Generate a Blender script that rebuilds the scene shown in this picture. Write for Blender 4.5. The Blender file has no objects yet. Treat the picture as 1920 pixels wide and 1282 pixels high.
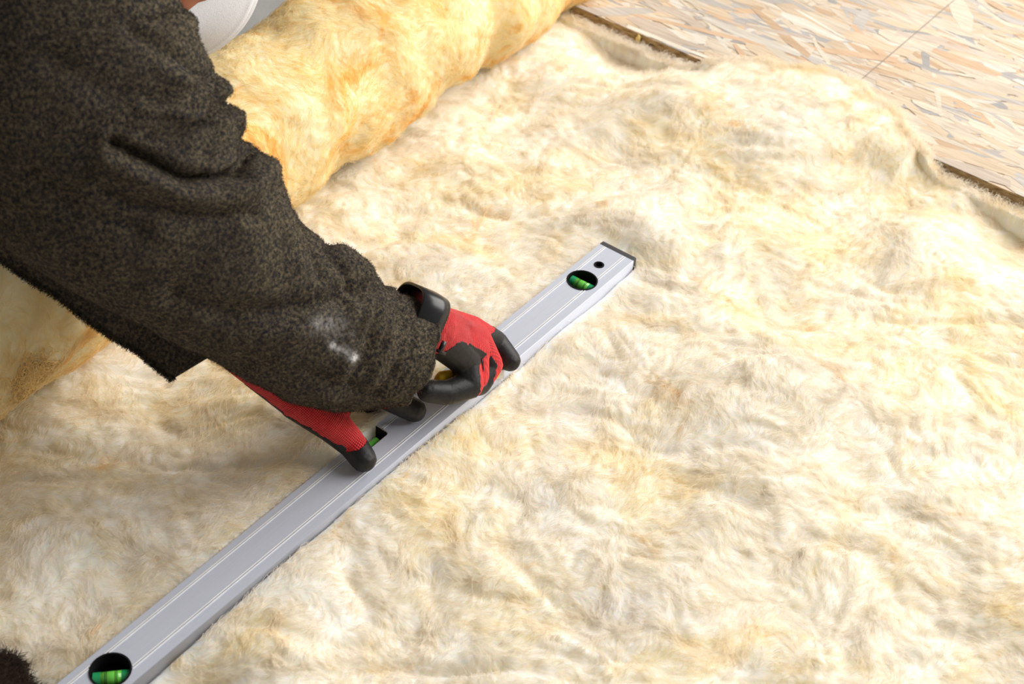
import bpy, bmesh, math, random
import numpy as np
from mathutils import Vector, Matrix

random.seed(7)
rng = np.random.default_rng(7)
scn = bpy.context.scene

# ------------------------------------------------------------------ camera, world, light, exposure
F_PX = 2711.3
CAM = np.array([-1.4093, -0.7920, 1.3701])
ROT = np.array([[0.605746629, 0.501820192, -0.617452441],
                [-0.793185713, 0.441979904, -0.418939362],
                [0.062669339, 0.743525561, 0.665764444]])
cd = bpy.data.cameras.new('camera')
cam = bpy.data.objects.new('camera', cd)
scn.collection.objects.link(cam)
M4 = Matrix.Identity(4)
for i in range(3):
    for j in range(3):
        M4[i][j] = ROT[i, j]
    M4[i][3] = CAM[i]
cam.matrix_world = M4
cd.sensor_width = 36.0
cd.lens = F_PX / 1920 * 36.0
cd.clip_start = 0.05
cd.dof.use_dof = True
cd.dof.focus_distance = 1.80
cd.dof.aperture_fstop = 6.3
scn.camera = cam

scn.view_settings.view_transform = 'Standard'
scn.view_settings.look = 'None'
scn.view_settings.gamma = 1.0
scn.view_settings.use_curve_mapping = False
scn.view_settings.exposure = 0.0

world = bpy.data.worlds.new('overcast_daylight')
scn.world = world
world.use_nodes = True
bg = world.node_tree.nodes['Background']
bg.inputs[0].default_value = (1.0, 0.96, 0.90, 1)
bg.inputs[1].default_value = 0.22

ld = bpy.data.lights.new('daylight_opening', 'AREA')
ld.shape = 'RECTANGLE'
ld.size = 3.8
ld.size_y = 3.2
ld.energy = 252
ld.color = (1.0, 0.97, 0.925)
lo = bpy.data.objects.new('daylight_opening', ld)
scn.collection.objects.link(lo)
lo.location = (2.25, -1.45, 2.25)
lo.rotation_euler = (Vector((-0.1, 0.0, 0.1)) - lo.location).to_track_quat('-Z', 'Y').to_euler()


# ------------------------------------------------------------------ helpers
def at(x, y, Z):
    """world point seen at photo pixel x, y and at depth Z"""
    return CAM + ROT @ np.array([(x - 960) / F_PX, -(y - 641) / F_PX, -1.0]) * Z


def atz(x, y, z):
    """world point seen at photo pixel x, y and lying at height z"""
    d = ROT @ np.array([(x - 960) / F_PX, -(y - 641) / F_PX, -1.0])
    return CAM + d * (z - CAM[2]) / d[2]


def proj(P):
    q = (np.asarray(P, float) - CAM) @ ROT
    return np.stack([960 + F_PX * q[..., 0] / -q[..., 2], 641 - F_PX * q[..., 1] / -q[..., 2]], -1)


def nrm(v):
    v = np.asarray(v, float)
    return v / (np.linalg.norm(v, axis=-1, keepdims=True) + 1e-12)


def link(o, parent=None):
    scn.collection.objects.link(o)
    if parent is not None:
        o.parent = parent
    return o


def tag(o, label=None, cat=None, group=None, kind=None):
    if label: o['label'] = label
    if cat: o['category'] = cat
    if group: o['group'] = group
    if kind: o['kind'] = kind
    return o


def mesh_obj(name, verts, faces, mat, parent=None, smooth=True):
    me = bpy.data.meshes.new(name)
    verts = np.asarray(verts, float)
    if isinstance(faces, np.ndarray):
        n = faces.shape[1]
        me.vertices.add(len(verts)); me.vertices.foreach_set('co', verts.ravel())
        me.loops.add(faces.size); me.loops.foreach_set('vertex_index', faces.ravel().astype(np.int32))
        me.polygons.add(len(faces))
        me.polygons.foreach_set('loop_start', np.arange(0, faces.size, n, dtype=np.int32))
        me.update(calc_edges=True); me.validate()
    else:
        me.from_pydata(verts.tolist(), [], faces)
        me.update()
    if smooth:
        me.polygons.foreach_set('use_smooth', np.ones(len(me.polygons), bool))
    if mat: me.materials.append(mat)
    return link(bpy.data.objects.new(name, me), parent)


def bm_obj(name, bm, mat, parent=None, smooth=False):
    me = bpy.data.meshes.new(name)
    bmesh.ops.recalc_face_normals(bm, faces=bm.faces[:])
    bm.to_mesh(me); bm.free()
    if smooth:
        me.polygons.foreach_set('use_smooth', np.ones(len(me.polygons), bool))
    if mat: me.materials.append(mat)
    return link(bpy.data.objects.new(name, me), parent)


def set_attr(o, name, vals):
    a = o.data.attributes.new(name, 'FLOAT', 'POINT')
    a.data.foreach_set('value', np.asarray(vals, np.float32))


def smooth01(t):
    t = np.clip(t, 0, 1)
    return t * t * (3 - 2 * t)


def win(x, a, b, s):
    return smooth01((x - a) / s + .5) * smooth01((b - x) / s + .5)


# noise fields: filtered white noise on a periodic 2.8 m tile
NF = 1024
TILE = 2.8
_kx = np.fft.fftfreq(NF, TILE / NF)


def field(seed, L, ax=1.0, ang=0.0):
    w = np.random.default_rng(seed).normal(size=(NF, NF))
    KX, KY = np.meshgrid(_kx, _kx, indexing='ij')
    c, s = math.cos(ang), math.sin(ang)
    k2 = ((KX * c + KY * s) * ax) ** 2 + (-KX * s + KY * c) ** 2
    g = np.exp(-k2 * (L * 1.6) ** 2)
    f = np.real(np.fft.ifft2(np.fft.fft2(w) * g))
    return (f - f.mean()) / f.std()


def samp(f, x, y):
    u = (np.asarray(x) / TILE * NF) % NF
    v = (np.asarray(y) / TILE * NF) % NF
    i = np.floor(u).astype(int); j = np.floor(v).astype(int)
    a = u - i; b = v - j
    i0 = i % NF; i1 = (i + 1) % NF; j0 = j % NF; j1 = (j + 1) % NF
    return (f[i0, j0] * (1 - a) * (1 - b) + f[i1, j0] * a * (1 - b) + f[i0, j1] * (1 - a) * b + f[i1, j1] * a * b)


# ------------------------------------------------------------------ materials
class NT:
    def __init__(s, name):
        s.m = bpy.data.materials.new(name); s.m.use_nodes = True
        s.t = s.m.node_tree; s.N = s.t.nodes; s.L = s.t.links
        s.b = s.N['Principled BSDF']; s.out = s.N['Material Output']

    def n(s, typ, **kw):
        x = s.N.new(typ)
        for k, v in kw.items():
            if hasattr(x, k) and not (k in x.inputs):
                setattr(x, k, v)
            else:
                x.inputs[k].default_value = v
        return x

    def l(s, a, b): s.L.new(a, b)

    def coords(s, scale=(1, 1, 1), rot=(0, 0, 0)):
        tc = s.n('ShaderNodeTexCoord'); mp = s.n('ShaderNodeMapping')
        mp.inputs['Rotation'].default_value = rot
        s.l(tc.outputs['Object'], mp.inputs['Vector'])
        m2 = s.n('ShaderNodeMapping'); m2.inputs['Scale'].default_value = scale
        s.l(mp.outputs[0], m2.inputs['Vector'])
        return m2.outputs[0]

    def noise(s, vec, scale, detail=3, rough=.5, dist=0.0):
        x = s.n('ShaderNodeTexNoise')
        x.inputs['Scale'].default_value = scale; x.inputs['Detail'].default_value = detail
        x.inputs['Roughness'].default_value = rough; x.inputs['Distortion'].default_value = dist
        if vec: s.l(vec, x.inputs['Vector'])
        return x.outputs['Fac']

    def ramp(s, fac, pts):
        x = s.n('ShaderNodeValToRGB'); e = x.color_ramp.elements
        while len(e) < len(pts): e.new(.5)
        for k, (p, c) in zip(e, pts):
            k.position = p; k.color = c if len(c) == 4 else (*c, 1)
        s.l(fac, x.inputs[0])
        return x.outputs[0]

    def mix(s, fac, a, b, mode='MIX'):
        x = s.n('ShaderNodeMix'); x.data_type = 'RGBA'; x.blend_type = mode
        for v, i in ((fac, 0), (a, 6), (b, 7)):
            if hasattr(v, 'links') or hasattr(v, 'is_output'): s.l(v, x.inputs[i])
            elif i == 0: x.inputs[0].default_value = v
            else: x.inputs[i].default_value = v if len(v) == 4 else (*v, 1)
        return x.outputs[2]

    def bump(s, h, strength, dist):
        x = s.n('ShaderNodeBump'); x.inputs['Strength'].default_value = strength; x.inputs['Distance'].default_value = dist
        s.l(h, x.inputs['Height']); s.l(x.outputs[0], s.b.inputs['Normal'])
        return x

    def col(s, c):
        if hasattr(c, 'is_output'): s.l(c, s.b.inputs['Base Color'])
        else: s.b.inputs['Base Color'].default_value = (*c, 1)
        return s

    def set(s, **kw):
        for k, v in kw.items():
            s.b.inputs[k.replace('_', ' ')].default_value = v
        return s


def flat(name, c, rough=.5, metal=0.0, **kw):
    t = NT(name); v = t.coords()
    nz = t.noise(v, 60, 3)
    lo_ = tuple(x * .92 for x in c); hi_ = tuple(min(1, x * 1.06) for x in c)
    t.col(t.ramp(nz, [(.3, lo_), (.7, hi_)]))
    t.set(Roughness=rough, Metallic=metal, **kw)
    return t.m


def wool_mat(name, pale, cream, yellow, orange, spot=.60, fibre=False):
    t = NT(name)
    v = t.coords()
    big = t.noise(v, 5.5, 4, .55, 1.2)
    med = t.noise(v, 17, 4, .6, 2.0)
    st = t.coords((1, .25, 1), (0, 0, -.50))
    streak = t.noise(st, 42, 4, .62, 1.6)
    c = t.ramp(big, [(.30, pale), (.5, cream), (.68, yellow)])
    c = t.mix(t.ramp(streak, [(.32, (.12, .12, .12)), (.75, (.70, .70, .70))]), c, pale)
    c = t.mix(t.ramp(med, [(.56, (0, 0, 0)), (.76, (.40, .40, .40))]), c, yellow)
    sp = t.noise(v, 9, 5, .65, 1.0)
    c = t.mix(t.ramp(sp, [(spot, (0, 0, 0)), (spot + .1, (.6, .6, .6))]), c, orange)
    t.col(c)
    t.set(Roughness=1.0, Specular_IOR_Level=0.0)
    if fibre:
        d = t.n('ShaderNodeBsdfDiffuse'); tr = t.n('ShaderNodeBsdfTranslucent'); mx = t.n('ShaderNodeMixShader')
        t.l(c, d.inputs[0]); t.l(c, tr.inputs[0]); mx.inputs[0].default_value = .45
        t.l(d.outputs[0], mx.inputs[1]); t.l(tr.outputs[0], mx.inputs[2]); t.l(mx.outputs[0], t.out.inputs[0])
    else:
        f1 = t.noise(t.coords((1, .16, 1), (0, 0, -.35)), 260, 4, .65, 1.5)
        f2 = t.noise(t.coords((1, .2, 1), (0, 0, -1.1)), 200, 4, .65, 2.0)
        f3 = t.noise(v, 75, 5, .65, 2.5)
        a = t.n('ShaderNodeMath', operation='ADD'); t.l(f1, a.inputs[0]); t.l(f2, a.inputs[1])
        b = t.n('ShaderNodeMath', operation='MULTIPLY_ADD'); t.l(f3, b.inputs[0]); b.inputs[1].default_value = 2.2; t.l(a.outputs[0], b.inputs[2])
        t.bump(b.outputs[0], .13, .003)
        t.set(Subsurface_Weight=.7, Subsurface_Scale=.03)
        t.b.inputs['Subsurface Radius'].default_value = (1.0, .75, .4)
    return t.m


PALE, CREAM, YEL, ORA = (.970, .922, .848), (.967, .897, .772), (.962, .838, .58), (.91, .65, .33)
m_wool = wool_mat('glass_wool', PALE, CREAM, YEL, ORA)
m_wool_f = wool_mat('glass_wool_fibre', PALE, CREAM, YEL, ORA, .64, True)
RP, RC, RY, RO = (.95, .865, .65), (.945, .78, .44), (.935, .69, .27), (.91, .53, .10)
m_roll = wool_mat('rolled_wool', RP, RC, RY, RO, .52)
m_roll_f = wool_mat('rolled_wool_fibre', RP, RC, RY, RO, .54, True)


def concrete_mat():
    t = NT('grey_concrete'); v = t.coords()
    c = t.ramp(t.noise(v, 7, 6, .6), [(.3, (.40, .395, .385)), (.7, (.55, .545, .53))])
    c = t.mix(t.ramp(t.noise(v, 90, 3), [(.62, (0, 0, 0)), (.75, (.35, .35, .35))]), c, (.30, .29, .28))
    t.col(c); t.set(Roughness=.85); t.bump(t.noise(v, 120, 4), .3, .003)
    return t.m


def strand_mat():
    t = NT('pressed_wood_strand')
    a = t.n('ShaderNodeAttribute', attribute_name='tint')
    info = t.n('ShaderNodeObjectInfo')
    g = t.noise(t.coords((1, .06, 1)), 230, 4, .6, .4)
    c = t.mix(t.ramp(g, [(.3, (.72, .66, .60)), (.62, (1.04, 1.03, 1.02))]), a.outputs['Color'], (1, 1, 1))
    x = t.N[c.node.name]; x.blend_type = 'MULTIPLY'
    # multiply the strand colour by its grain
    x2 = t.mix(1.0, a.outputs['Color'], t.ramp(g, [(.3, (.80, .76, .72)), (.62, (1.05, 1.04, 1.03))]), 'MULTIPLY')
    t.col(x2); t.set(Roughness=.7, Specular_IOR_Level=.12)
    t.bump(g, .25, .001)
    return t.m


def board_edge_mat():
    t = NT('board_edge'); v = t.coords((1, .35, 1.6))
    c = t.ramp(t.noise(v, 150, 4, .6), [(.32, (.10, .06, .025)), (.45, (.42, .29, .14)), (.7, (.60, .45, .26))])
    t.col(c); t.set(Roughness=.85); t.bump(t.noise(v, 190, 4), .8, .003)
    return t.m


def sweater_mat(name, fibre=False):
    t = NT(name); v = t.coords()
    n1 = t.noise(v, 270, 3, .6, .3); n2 = t.noise(v, 560, 3, .6); n3 = t.noise(v, 22, 3)
    c = t.ramp(n1, [(.33, (.016, .017, .026)), (.48, (.055, .046, .034)), (.66, (.145, .116, .078))])
    c = t.mix(t.ramp(n2, [(.55, (0, 0, 0)), (.72, (.55, .55, .55))]), c, (.125, .105, .075))
    c = t.mix(t.ramp(n3, [(.45, (0, 0, 0)), (.7, (.3, .3, .3))]), c, (.03, .028, .03))
    if not fibre:
        a = t.n('ShaderNodeAttribute', attribute_name='stain')
        c = t.mix(a.outputs['Fac'], c, (.62, .62, .62))
        t.bump(n1, .7, .002)
    t.col(c); t.set(Roughness=1.0, Specular_IOR_Level=.05, Sheen_Weight=.08, Sheen_Roughness=.5)
    t.b.inputs['Sheen Tint'].default_value = (.5, .42, .32, 1)
    return t.m


def knit_mat():
    t = NT('red_knit')
    al = t.n('ShaderNodeAttribute', attribute_name='along')
    ar = t.n('ShaderNodeAttribute', attribute_name='around')

    def sn(src, k):
        m = t.n('ShaderNodeMath', operation='MULTIPLY'); t.l(src, m.inputs[0]); m.inputs[1].default_value = k
        s_ = t.n('ShaderNodeMath', operation='SINE'); t.l(m.outputs[0], s_.inputs[0]); return s_.outputs[0]
    w = t.n('ShaderNodeMath', operation='ADD'); t.l(sn(al.outputs['Fac'], 2800), w.inputs[0]); t.l(sn(ar.outputs['Fac'], 3600), w.inputs[1])
    nz = t.noise(t.coords(), 55, 3)
    c = t.ramp(nz, [(.3, (.80, .022, .028)), (.7, (.90, .050, .052))])
    r = t.ramp(w.outputs[0], [(.0, (.86, .86, .86)), (.6, (1, 1, 1))])
    t.col(t.mix(1.0, c, r, 'MULTIPLY'))
    t.set(Roughness=.85, Specular_IOR_Level=.15, Sheen_Weight=.2)
    t.bump(w.outputs[0], .7, .0012)
    return t.m


def alu_mat():
    t = NT('brushed_aluminium')
    g = t.noise(t.coords((.02, 1, 1)), 900, 3, .6)
    t.col(t.ramp(g, [(.3, (.535, .565, .655)), (.7, (.575, .605, .70))]))
    t.set(Roughness=.5, Metallic=.12, Specular_IOR_Level=.3)
    t.bump(g, .05, .0006)
    return t.m


m_concrete = concrete_mat()
m_strand = strand_mat()
m_edge = board_edge_mat()
m_sweater = sweater_mat('heather_wool_knit')
m_sw_f = sweater_mat('heather_wool_fuzz', True)
m_knit = knit_mat()
m_alu = alu_mat()
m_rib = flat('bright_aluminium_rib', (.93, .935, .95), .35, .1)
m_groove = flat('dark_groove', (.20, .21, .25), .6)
m_black_plastic = flat('black_plastic', (.006, .006, .007), .6, 0.0, Specular_IOR_Level=.15)
m_cap = flat('grey_rubber_cap', (.055, .052, .058), .7)
m_liquid = flat('green_vial_liquid', (.16, .62, .08), .12, 0.0, Specular_IOR_Level=.6)
m_liquid2 = flat('deep_green_vial_end', (.02, .33, .12), .12)
m_ring = flat('black_vial_line', (.004, .012, .004), .4)
m_joist = flat('pale_planed_timber', (.84, .70, .58), .7)
m_yellow = flat('yellow_plastic', (.78, .47, .02), .4)
m_blade = flat('steel_blade', (.62, .62, .62), .28, 1.0)
m_mask = None
m_skin = flat('reddish_brown_skin', (.42, .15, .075), .5, 0.0, Subsurface_Weight=.1)
m_hair = flat('dark_brown_hair', (.02, .013, .009), .6)
m_trousers = flat('dark_brown_work_trousers', (.035, .024, .016), .9)
m_boot = flat('dark_leather_boot', (.04, .025, .015), .5)
m_eye = flat('eye_white', (.8, .78, .75), .25)
m_pencil = flat('pencil_line', (.30, .25, .21), .8)


def coat_mat():
    t = NT('black_nitrile_coating'); v = t.coords()
    nz = t.noise(v, 110, 4, .6)
    t.col(t.ramp(nz, [(.35, (.010, .010, .011)), (.7, (.022, .021, .022))]))
    t.set(Roughness=.48, Specular_IOR_Level=.32)
    t.bump(t.noise(v, 160, 3, .6, .8), .25, .0015)
    return t.m


def maskm():
    t = NT('white_mask_fabric'); v = t.coords()
    w = t.noise(v, 700, 2)
    t.col(t.ramp(w, [(.3, (.76, .76, .79)), (.7, (.86, .86, .88))]))
    t.set(Roughness=.9); t.bump(w, .3, .001)
    return t.m


m_coat = coat_mat()
m_mask = maskm()


# ------------------------------------------------------------------ setting: floor
def grid_plane(name, x0, x1, y0, y1, z, n, mat):
    xs = np.linspace(x0, x1, n); ys = np.linspace(y0, y1, n)
    X, Y = np.meshgrid(xs, ys, indexing='ij')
    V = np.stack([X.ravel(), Y.ravel(), np.full(X.size, z)], 1)
    i = np.arange(n * n).reshape(n, n)
    Fc = np.stack([i[:-1, :-1].ravel(), i[1:, :-1].ravel(), i[1:, 1:].ravel(), i[:-1, 1:].ravel()], 1)
    return mesh_obj(name, V, Fc, mat, smooth=False)


fl = grid_plane('floor', -4, 4, -4, 4, 0.0, 12, m_concrete)
tag(fl, kind='structure')

# ------------------------------------------------------------------ insulation mat
BOARD_X = 0.512
BOARD_TOP = 0.130
BOARD_BOT = 0.110
LV_TOP, LV_T, LV_W, LV_L, VR, VA = 0.118, 0.024, 0.0563, 1.0, 0.0213, 0.0836

f_w1, f_w2 = field(1, .10), field(2, .10)
f_big, f_b1, f_b2, f_b3 = field(3, .16), field(4, .050, 2.2, -.8), field(5, .020), field(6, .010)
f_s1, f_s2 = field(7, .010, 4.0, -.9), field(8, .007, 4.5, -.25)
f_ang, f_ang2 = field(9, .07), field(10, .03)
f_edge = field(11, .02)


HEAP_Y = np.array([-2, -.30, -.26, -.238, -.205, -.159, -.105, -.070, -.041, -.005, .043, .106, .139, .167, .195, 2])
HEAP_X = np.array([.502, .502, .508, .520, .540, .574, .605, .622, .631, .627, .606, .569, .539, .512, .502, .502])
_hy = np.linspace(-.4, .4, 401)
_hx = np.convolve(np.pad(np.interp(_hy, HEAP_Y, HEAP_X), 8, 'edge'), np.ones(17) / 17, 'valid')
HEAP_Y, HEAP_X = _hy, _hx


def x_edge(y):
    e = np.interp(y, HEAP_Y, HEAP_X)
    e = e + (.0015 + .020 * np.clip(e - .502, 0, .1)) * samp(f_edge, y * 0 + .3, y)
    return e


def wool_h(x, y):
    xw = x + .016 * samp(f_w1, x, y); yw = y + .016 * samp(f_w2, x, y)
    b1 = np.abs(samp(f_b1, xw, yw)); b2 = np.abs(samp(f_b2, xw * 1.0, yw)); b3 = np.abs(samp(f_b3, xw, yw))
    h = .0047 * (np.sqrt(b1 * b1 + .02) - .8) * (1 - .12 * b1) + .0012 * (np.sqrt(b2 * b2 + .05) - .8) + .0003 * (b3 - .8)
    h += .008 * samp(f_big, x, y) + .0006 * samp(f_s1, xw, yw) + .0004 * samp(f_s2, xw, yw)
    # calmer beside the level, which is pressed into it
    ay = np.abs(y)
    near = (1 - smooth01((ay - .03) / .07)) * (1 - smooth01((x - .01) / .06))
    h = h * (1 - .55 * near)
    base = .102 + near * np.where(y > 0, .007, .0035)
    base = base - .011 * np.exp(-(((x + .27) / .05) ** 2 + ((y + .045) / .018) ** 2))
    base = base + .022 * np.exp(-(((x - .075) / .05) ** 2 + ((y - .0) / .07) ** 2)) - .006 * np.exp(-((x - .02) / .02) ** 2 - (y / .04) ** 2)
    # heap that spills over the board
    base = base + .050 * np.exp(-(((x - .50) / .12) ** 2 + ((y + .03) / .15) ** 2)) + .020 * np.exp(-(((x - .36) / .10) ** 2 + ((y - .14) / .13) ** 2))
    base = base - .012 * np.exp(-(((x - .47) / .06) ** 2 + ((y - .30) / .07) ** 2))
    z = base + h
    # flat under the roll
    ry = .49 + .07 * x
    ru = np.exp(-((y - ry) / .07) ** 2)
    z = z * (1 - ru * .8) + (.100) * ru * .8
    # groove under the level
    ins = smooth01((LV_W / 2 + .004 - ay) / .006) * smooth01((.0115 - x) / .006) * smooth01((x + LV_L + .0115) / .006)
    z = z * (1 - ins) + np.minimum(z, LV_TOP - LV_T - .0025) * ins
    return z


def end_z(xe):
    return .1112 + (BOARD_TOP - .1107) * smooth01((xe - .506) / .012)


def wool_z(x, y):
    xe = x_edge(y)
    d = np.clip((xe - x) / .035, 0, 1)
    ez = end_z(xe)
    k = np.sqrt(np.clip(1 - (1 - d) ** 2, 0, 1))
    h = wool_h(x, y)
    fl_ = .040 + .097 * smooth01((x - .34) / .17)
    wf_ = smooth01((xe - .506) / .030)
    fl_ = .040 + (fl_ - .040) * wf_
    fl_ = np.maximum(fl_, np.where(d < .6, ez + .003, 0))
    h = fl_ + .007 * np.logaddexp(0, (h - fl_) / .007)
    return ez + (h - ez) * k


X0, Y0, Y1 = -1.45, -1.30, .66
nx, ny = 620, 620
us = np.linspace(0, 1, nx)
ys = np.linspace(Y0, Y1, ny)
U, Y = np.meshgrid(us, ys, indexing='ij')
XE = x_edge(Y)
U2 = U ** .9
X = X0 + U2 * (XE - X0)
Zg = wool_z(X, Y)
V = np.stack([X.ravel(), Y.ravel(), Zg.ravel()], 1)
idx = np.arange(nx * ny).reshape(nx, ny)
Fc = np.stack([idx[:-1, :-1].ravel(), idx[1:, :-1].ravel(), idx[1:, 1:].ravel(), idx[:-1, 1:].ravel()], 1)
# skirt
ring = np.concatenate([idx[:-1, 0], idx[-1, :-1], idx[1:, -1][::-1], idx[0, 1:][::-1]])
sk = V[ring].copy()
sk[:, 2] = np.where(sk[:, 0] > BOARD_X - .004, BOARD_TOP + .0002, 0.001)
nb = len(V)
V = np.concatenate([V, sk])
n = len(ring)
a = np.arange(n); b = (a + 1) % n
Fs = np.stack([ring[b], ring[a], nb + a, nb + b], 1)
sub = idx[::20, ::20]
bt = V[sub.ravel()].copy()
bt[:, 2] = np.where(bt[:, 0] > .4975, BOARD_TOP + .0002, .001)
i9 = np.arange(sub.size).reshape(sub.shape) + len(V)
Fb = np.stack([i9[:-1, :-1].ravel(), i9[:-1, 1:].ravel(), i9[1:, 1:].ravel(), i9[1:, :-1].ravel()], 1)
V = np.concatenate([V, bt])
mat_o = mesh_obj('insulation_mat', V, np.concatenate([Fc, Fs, Fb]), m_wool)
tag(mat_o, 'cream yellow glass wool mat spread flat, its fluffy heap spilling over the board', 'insulation')


def in_view(P, m=60):
    q = proj(P)
    return (q[:, 0] > -m) & (q[:, 0] < 1920 + m) & (q[:, 1] > -m) & (q[:, 1] < 1282 + m)


def hair(name, P, R, mat, parent):
    """P: N x K x 3 strand points, R: K radii"""
    N, K = P.shape[:2]
    hc = bpy.data.hair_curves.new(name)
    hc.add_curves([K] * N)
    hc.attributes['position'].data.foreach_set('vector', P.astype(np.float32).ravel())
    ra = hc.attributes.get('radius') or hc.attributes.new('radius', 'FLOAT', 'POINT')
    ra.data.foreach_set('value', np.tile(np.asarray(R, np.float32), N))
    hc.materials.append(mat)
    o = link(bpy.data.objects.new(name, hc), parent)
    o['kind'] = 'stuff'
    return o


def flow_strands(N, seed, L, lift, r, rim=None):
    g = np.random.default_rng(seed)
    x = g.uniform(-1.25, .62, N * 2); y = g.uniform(-1.15, .45, N * 2)
    if rim:
        x = x_edge(y) - .003 - np.abs(g.normal(0, rim, N * 2))
    k = (x < x_edge(y) - (.002 if rim else .006)) & in_view(np.stack([x, y, x * 0 + .11], 1))
    k &= ~((np.abs(y) < LV_W / 2 + .004) & (x < .006))
    x, y = x[k][:N], y[k][:N]
    n_ = len(x); K = 7
    P = np.zeros((n_, K, 3))
    Ls = L * g.uniform(.4, 1.4, n_)
    turn = g.normal(0, 1, n_) * 22
    jit = g.normal(0, .45, n_)
    ph = g.uniform(0, 6.28, n_); amp = g.uniform(.0, 1, n_) ** 2 * lift
    xx, yy = x.copy(), y.copy()
    for i in range(K):
        t = i / (K - 1)
        inside = xx if rim else np.minimum(xx, x_edge(yy) - .002)
        z = wool_z(np.minimum(inside, x_edge(yy) - .002), yy)
        P[:, i] = np.stack([inside, yy, z + .0006 + amp * math.sin(math.pi * min(1, t * 1.15)) + .0008 * np.sin(ph + 5 * t)], 1)
        an = -.70 + .8 * samp(f_ang, xx, yy) + .5 * samp(f_ang2, xx, yy) + jit + turn * Ls * t
        xx = xx + np.cos(an) * Ls / (K - 1); yy = yy + np.sin(an) * Ls / (K - 1)
        # strands end at the level, they do not run over it
        hit = (np.abs(yy) < LV_W / 2 + .0015) & (xx < .003)
        yy = np.where(hit, np.sign(yy + 1e-9) * (LV_W / 2 + .0015), yy)
    return P


hair('loose_fibre', flow_strands(110000, 21, .024, .0035, 0), [.00020, .00022, .00022, .0002, .00018, .00014, .00006], m_wool_f, mat_o)
hair('loose_fibre', flow_strands(9000, 22, .045, .010, 0), [.00022, .00022, .0002, .00018, .00016, .00012, .00006], m_wool_f, mat_o)

hair('loose_fibre', flow_strands(7000, 23, .022, .012, 0, .012), [.00018, .00018, .00017, .00016, .00014, .0001, .00005], m_wool_f, mat_o)

# ------------------------------------------------------------------ insulation roll
RL_SL, RL_Y, RL_R = .07, .495, .117
rl_dir = nrm([1, RL_SL, 0]); rl_side = np.array([-rl_dir[1], rl_dir[0], 0])
X_A, X_B = -1.30, .60
nl, na = 420, 150
f_r1, f_r2, f_r3 = field(31, .11, .6), field(32, .035), field(33, .012, 3, .9)


def roll_pt(x, th, out=0.0):
    arc = th * .17
    rr = RL_R + (.002 + .003 * smooth01((x + .45) / .4)) * samp(f_r1, x, arc + .4) + .0013 * (np.minimum(np.abs(samp(f_r2, x + .02 * samp(f_w1, x, arc), arc)), 1.5) ** .7 - .7) + .0005 * samp(f_r3, x, arc)
    rr = rr + .010 * smooth01((x - .1) / .5) + .006 * np.exp(-((x - .33) / .10) ** 2) - .007 * np.exp(-((x - .22) / .025) ** 2)
    rr = rr * (1 - .0) + out
    zc = .099 + RL_R
    c = np.stack([x * 1.0, RL_Y + RL_SL * x, x * 0 + zc], -1)
    p = c + rr[..., None] * (np.cos(th)[..., None] * rl_side + np.sin(th)[..., None] * np.array([0, 0, 1.]))
    p[..., 2] = np.maximum(p[..., 2], .0975)
    return p


xs = np.linspace(X_A, X_B, nl)
tv = np.linspace(0, 2 * np.pi, na, endpoint=False)
XX, TT = np.meshgrid(xs, tv, indexing='ij')
# keep the wrap seamless: blend the noise where the angle closes (hidden underneath)
TTs = np.where(TT > 1.5 * np.pi, TT - 2 * np.pi, TT)
RV = roll_pt(XX, TTs).reshape(-1, 3)
ii = np.arange(nl * na).reshape(nl, na)
jj = np.roll(ii, -1, 1)
RF = np.stack([ii[:-1].ravel(), jj[:-1].ravel(), jj[1:].ravel(), ii[1:].ravel()], 1)
roll_o = mesh_obj('insulation_roll', RV, RF, m_roll)
tag(roll_o, 'thick yellow orange roll of glass wool lying on the mat under the bent arm', 'insulation')
# spiral ends of the roll
for xe_, sgn in ((X_A, -1), (X_B, 1)):
    nr = 40
    rr_ = np.linspace(0.004, .97, nr)
    R2, T2 = np.meshgrid(rr_, tv, indexing='ij')
    T2s = np.where(T2 > 1.5 * np.pi, T2 - 2 * np.pi, T2)
    rim = roll_pt(np.full_like(R2, xe_), T2s)
    cen = np.array([xe_, RL_Y + RL_SL * xe_, .099 + RL_R])
    P = cen + (rim - cen) * (R2[..., None] ** 1.0 / .97)
    gro = np.abs(np.sin((R2 * 4.5 - T2 / (2 * np.pi)) * np.pi)) ** .5
    P = P + (sgn * (.022 * gro - .02) * smooth01((.97 - R2) / .05))[..., None] * rl_dir
    i3 = np.arange(nr * na).reshape(nr, na); j3 = np.roll(i3, -1, 1)
    F3 = np.stack([i3[:-1].ravel(), j3[:-1].ravel(), j3[1:].ravel(), i3[1:].ravel()], 1)
    mesh_obj('rolled_end', P.reshape(-1, 3), F3, m_roll, roll_o)


def roll_strands(N, seed, L, lift):
    g = np.random.default_rng(seed)
    x = g.uniform(-.95, .58, N); th = g.uniform(.75, 4.0, N); K = 6
    Ls = L * g.uniform(.4, 1.4, N); jit = g.normal(0, .5, N); turn = g.normal(0, 14, N); amp = g.uniform(0, 1, N) ** 2 * lift
    P = np.zeros((N, K, 3))
    for i in range(K):
        t = i / (K - 1)
        P[:, i] = roll_pt(x, th, .0006 + amp * math.sin(math.pi * min(1, 1.1 * t)))
        an = 1.1 + .9 * samp(f_ang, x, th * .12) + jit + turn * Ls * t
        x = x + np.cos(an) * Ls / (K - 1); th = th + np.sin(an) * Ls / (K - 1) / RL_R
    return P


hair('loose_fibre', roll_strands(34000, 41, .024, .004), [.0002, .00021, .0002, .00018, .00014, .00006], m_roll_f, roll_o)
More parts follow.
